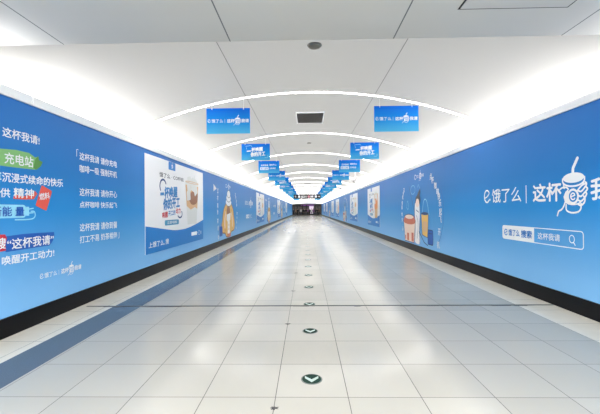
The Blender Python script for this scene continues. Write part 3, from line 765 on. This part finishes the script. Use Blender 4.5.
# ================================================================== FAR HALL: shop panel, columns, people
for i, x in enumerate((-3.35, -2.5, -1.1, 0.0, 2.35, 3.1)):
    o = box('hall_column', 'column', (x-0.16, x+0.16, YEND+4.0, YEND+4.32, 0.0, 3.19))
    tag(o, f'dark square column in the hall behind the far crowd, {ORD[i]} from the left', 'column', 'dark columns in the far hall')
o = box('hanging_bulkhead', 'column', (-5.7, 5.9, YEND+5.5, YEND+5.7, 2.35, 3.19)); tag(o, 'dark hanging bulkhead across the hall behind the far crowd', 'bulkhead')
l = bpy.data.lights.new('hall_fill_lamp', 'AREA'); l.shape = 'RECTANGLE'; l.size = 8.0; l.size_y = 1.0; l.energy = 22; l.color = (1.0, 0.93, 0.85)  # unseen fill lamp, added to light the hall behind the crowd
o = bpy.data.objects.new('hall_fill_lamp', l); C.objects.link(o); o.location = (0.1, YEND+7.3, 3.15)
o = empty('lit_display', (1.35, YEND+4.6, 0)); tag(o, 'pale pink lit shop display behind the people at the far end', 'display')
box('frame', 'dark_metal', (-0.7, 0.7, 0.0, 0.1, 0.05, 2.6), o); box('screen', 'shop_pink', (-0.62, 0.62, -0.02, 0.0, 0.4, 2.5), o)
o = empty('shop_sign', (0.4, YEND+5.38, 2.75)); tag(o, 'long purple lit shop sign above the people at the far end', 'sign')
box('sign_board', 'shop_purple', (-1.9, 1.7, 0.0, 0.1, -0.15, 0.15), o)
box('sign_frame', 'dark_metal', (-1.95, 1.75, 0.02, 0.1, -0.2, -0.15), o)

def skin(verts, edges, radii, sub=1, root=0, voxel=None):
    me = bpy.data.meshes.new('s'); me.from_pydata([tuple(v) for v in verts], edges, [])
    o = bpy.data.objects.new('s', me); C.objects.link(o)
    m = o.modifiers.new('k', 'SKIN'); m.use_smooth_shade = True
    for i, r in enumerate(radii):
        rr = r if isinstance(r, tuple) else (r, r)
        me.skin_vertices[0].data[i].radius = rr; me.skin_vertices[0].data[i].use_root = (i == root)
    s = o.modifiers.new('u', 'SUBSURF'); s.levels = sub; s.render_levels = sub
    dg = bpy.context.evaluated_depsgraph_get(); dg.update()
    out = bpy.data.meshes.new_from_object(o.evaluated_get(dg))
    bpy.data.objects.remove(o); bpy.data.meshes.remove(me)
    for p in out.polygons: p.use_smooth = True
    return out
def person_parts(pose):
    """joints for a 1.70 m figure facing -y; pose: stride and arm swing in metres, bend of the elbows"""
    st_, sw, bend = pose
    J = {}
    V = []; E = []; Rr = []
    def v(n, p, r): J[n] = len(V); V.append(Vector(p)); Rr.append(r); return J[n]
    v('pelvis', (0, 0, 0.92), (0.14, 0.10)); v('waist', (0, 0, 1.08), (0.125, 0.09)); v('chest', (0, 0, 1.28), (0.15, 0.10)); v('neckb', (0, 0.005, 1.43), (0.07, 0.06)); v('neck', (0, -0.005, 1.49), 0.052)
    v('headc', (0, -0.015, 1.58), (0.075, 0.09)); v('headt', (0, -0.005, 1.655), (0.066, 0.08))
    E += [(0, 1), (1, 2), (2, 3), (3, 4), (4, 5), (5, 6)]
    for s, n in ((-1, 'l'), (1, 'r')):
        v('sh'+n, (s*0.175, 0.0, 1.39), 0.058); v('el'+n, (s*0.225, 0.02+s*sw*0.4, 1.10), 0.043)
        hz = 0.86+bend; hy = s*sw-0.04-bend*0.7
        v('wr'+n, (s*0.235, hy, hz), 0.030); v('pa'+n, (s*0.238, hy-0.01, hz-0.07), (0.022, 0.038))
        E += [(J['neckb'], J['sh'+n]), (J['sh'+n], J['el'+n]), (J['el'+n], J['wr'+n]), (J['wr'+n], J['pa'+n])]
        for f in range(4):
            q = -0.03+0.02*f; ln = (0.075, 0.085, 0.08, 0.062)[f]
            a = v(f'f{f}'+n, (s*0.240, hy-0.01+q, hz-0.07-ln*0.55), 0.0095); b = v(f'g{f}'+n, (s*0.232, hy-0.01+q, hz-0.07-ln), 0.0085)
            E += [(J['pa'+n], a), (a, b)]
        a = v('t'+n, (s*0.225, hy-0.055, hz-0.07), 0.0105); b = v('u'+n, (s*0.215, hy-0.062, hz-0.10), 0.0095); E += [(J['wr'+n], a), (a, b)]
        fy = -s*st_
        v('hp'+n, (s*0.09, 0, 0.86), 0.085); v('kn'+n, (s*0.10, fy*0.5-0.02, 0.48), 0.056); v('an'+n, (s*0.10, fy+0.02, 0.09), 0.037); v('to'+n, (s*0.115, fy-0.13, 0.035), (0.036, 0.026))
        E += [(0, J['hp'+n]), (J['hp'+n], J['kn'+n]), (J['kn'+n], J['an'+n]), (J['an'+n], J['to'+n])]
    body = skin(V, E, Rr, 1)
    # face: nose, ears and eye sockets joined into the same mesh
    bm = bmesh.new(); bm.from_mesh(body)
    for c, sc_ in (((0, -0.112, 1.575), (0.013, 0.02, 0.022)), ((-0.078, -0.005, 1.575), (0.010, 0.018, 0.03)), ((0.078, -0.005, 1.575), (0.010, 0.018, 0.03)), ((0, -0.098, 1.538), (0.024, 0.01, 0.007))):
        bmesh.ops.create_icosphere(bm, subdivisions=2, radius=1, matrix=Matrix.Translation(c) @ Matrix.Diagonal((*sc_, 1)))
    nb = len(bm.faces)
    bm.to_mesh(body); bm.free(); body.materials.append(M['skin'])
    v('hem', (0, 0, 0.85), (0.165, 0.125)); v('belt', (0, 0, 1.06), (0.115, 0.085))
    def sub(names, grow, pairs):
        idx = {n: i for i, n in enumerate(names)}
        vs = [V[J[n]].copy() for n in names]
        rs = [tuple(q+grow for q in (Rr[J[n]] if isinstance(Rr[J[n]], tuple) else (Rr[J[n]],)*2)) for n in names]
        return skin(vs, [(idx[a], idx[b]) for a, b in pairs], rs, 1)
    top = sub(['hem', 'pelvis', 'waist', 'chest', 'neckb', 'shl', 'ell', 'wrl', 'shr', 'elr', 'wrr'], 0.022,
              [('hem', 'pelvis'), ('pelvis', 'waist'), ('waist', 'chest'), ('chest', 'neckb'), ('neckb', 'shl'), ('shl', 'ell'), ('ell', 'wrl'), ('neckb', 'shr'), ('shr', 'elr'), ('elr', 'wrr')])
    trs = sub(['belt', 'pelvis', 'hpl', 'knl', 'anl', 'hpr', 'knr', 'anr'], 0.014, [('belt', 'pelvis'), ('pelvis', 'hpl'), ('hpl', 'knl'), ('knl', 'anl'), ('pelvis', 'hpr'), ('hpr', 'knr'), ('knr', 'anr')])
    shoes = []
    for n in 'lr':
        shoes.append(sub(['an'+n, 'to'+n], 0.010, [('an'+n, 'to'+n)]))
    bm = bmesh.new(); bmesh.ops.create_uvsphere(bm, u_segments=20, v_segments=12, radius=1, matrix=Matrix.Translation((0, 0.012, 1.625)) @ Matrix.Diagonal((0.090, 0.108, 0.100, 1)))
    bmesh.ops.delete(bm, geom=[q for q in bm.verts if q.co.z < 1.60 and q.co.y < -0.01], context='VERTS')
    hair = bpy.data.meshes.new('hair'); bm.to_mesh(hair); bm.free()
    return body, top, trs, shoes, hair
variants = [person_parts(p) for p in ((0.28, 0.16, 0.0), (0.06, 0.03, 0.12), (0.18, 0.10, 0.05))]
coats = {}
def cloth(c):
    if c not in coats: coats[c] = mat('cloth', c, 0.8, 0.2)
    return coats[c]
K = (0.012, 0.012, 0.014); NV = (0.02, 0.025, 0.05); GR = (0.09, 0.09, 0.10); PU = (0.20, 0.10, 0.22); WH = (0.6, 0.58, 0.58); BR = (0.10, 0.06, 0.04); TN = (0.28, 0.19, 0.12)
crowd = [(-3.3, 86.6, 0, NV, K, 'dark navy coat', 0), (-2.75, 88.6, 1, TN, K, 'tan coat', 180), (-2.3, 87.4, 2, K, K, 'black coat', 0), (-1.85, 89.0, 0, GR, K, 'charcoal jacket', 180), (-1.4, 88.0, 1, WH, NV, 'white top', 0),
         (-0.95, 87.0, 2, K, K, 'black jacket', 180), (-0.5, 88.8, 0, NV, K, 'navy jacket', 0), (-0.1, 87.6, 1, K, GR, 'black top and grey trousers', 180), (0.35, 88.9, 2, PU, K, 'purple jacket', 0), (0.8, 87.8, 0, K, K, 'short black coat', 180),
         (1.25, 88.6, 1, WH, GR, 'white top and grey trousers', 0), (1.75, 87.6, 2, PU, NV, 'purple jacket and navy trousers', 0), (2.2, 88.5, 0, K, NV, 'black top and navy trousers', 180), (2.7, 86.0, 1, K, K, 'long black coat', 0), (3.2, 87.5, 2, BR, K, 'brown coat', 180)]
for i, (x, y, vi, c1, c2, txt, rz) in enumerate(crowd):
    body, top, trs, shoes, hair = variants[vi]
    o = empty('person', (x, y, 0.009), R(rz+random.uniform(-25, 25)))
    o.scale = (1.05,)*3 if i % 3 else (1.0,)*3
    where = 'leftmost' if i == 0 else ('rightmost' if i == len(crowd)-1 else f'{ORD[i]} from the left')
    tag(o, f'distant person in {txt}, {where} in the far crowd', 'person', 'people at the far end of the passage')
    link('body', body, o)
    for nm, me, m in [('jacket', top, cloth(c1)), ('trousers', trs, cloth(c2))]+[('shoe', s, cloth(K)) for s in shoes]+[('hair', hair, M['hair'])]:
        q = link(nm, me, o)
        if not me.materials: me.materials.append(m)
        q.material_slots[0].link = 'OBJECT'; q.material_slots[0].material = m

# ================================================================== LIGHT
COVE = 38.0
NEAR_FILL = 72.0
for s in (-1, 1):
    XW = XL if s < 0 else XR
    xm = XW+s*0.26
    for k in range(-1, 20):
        y = ARCH0+PITCH*(k+0.5)
        if k == -1: y += 0.36
        l = bpy.data.lights.new('cove_lamp', 'AREA'); l.shape = 'RECTANGLE'; l.size = 0.14; l.size_y = 3.2 if k == -1 else 4.0; l.energy = COVE*l.size_y/4.0; l.color = (1.0, 0.975, 0.94)
        o = bpy.data.objects.new('cove_lamp', l); C.objects.link(o)
        o.location = (xm, y, 3.05)
        o.rotation_euler = (0, R(180)-s*R(42), 0)
for y in (-2.6, -0.6):                     # unseen fill lamps added behind the camera to brighten the near floor and walls
    l = bpy.data.lights.new('near_fill_lamp', 'AREA'); l.shape = 'RECTANGLE'; l.size = 5.0; l.size_y = 0.25; l.energy = NEAR_FILL; l.color = (1.0, 0.96, 0.90)
    o = bpy.data.objects.new('near_fill_lamp', l); C.objects.link(o); o.location = (XC, y, ZS-0.01)
world = bpy.data.worlds.new('World'); sc.world = world; world.use_nodes = True
world.node_tree.nodes['Background'].inputs[0].default_value = (1.0, 0.985, 0.96, 1)
world.node_tree.nodes['Background'].inputs[1].default_value = 1.0

# ================================================================== CAMERA
yaw, pitch, roll = R(1.1), R(0.44), R(0.5)
F = Vector((-math.sin(yaw)*math.cos(pitch), math.cos(yaw)*math.cos(pitch), math.sin(pitch)))
R0 = Vector((math.cos(yaw), math.sin(yaw), 0)); U0 = R0.cross(F)
Rv = R0*math.cos(roll)-U0*math.sin(roll); Uv = U0*math.cos(roll)+R0*math.sin(roll)
cd = bpy.data.cameras.new('Camera'); cam = bpy.data.objects.new('Camera', cd); C.objects.link(cam)
mw = Matrix((Rv, Uv, -F)).transposed().to_4x4(); mw.translation = (0, 0, 1.55); cam.matrix_world = mw
cd.sensor_fit = 'HORIZONTAL'; cd.sensor_width = 36; cd.lens = 340*36/600; cd.clip_end = 300
sc.camera = cam
vs = sc.view_settings
sc.display_settings.display_device = 'sRGB'
vs.view_transform = 'Standard'; vs.look = 'None'; vs.exposure = 2.52; vs.gamma = 1; vs.use_curve_mapping = False
sc.cycles.use_denoising = True
sc.cycles.max_bounces = 10; sc.cycles.diffuse_bounces = 6; sc.cycles.glossy_bounces = 4
sc.cycles.sample_clamp_indirect = 3; sc.cycles.sample_clamp_direct = 4
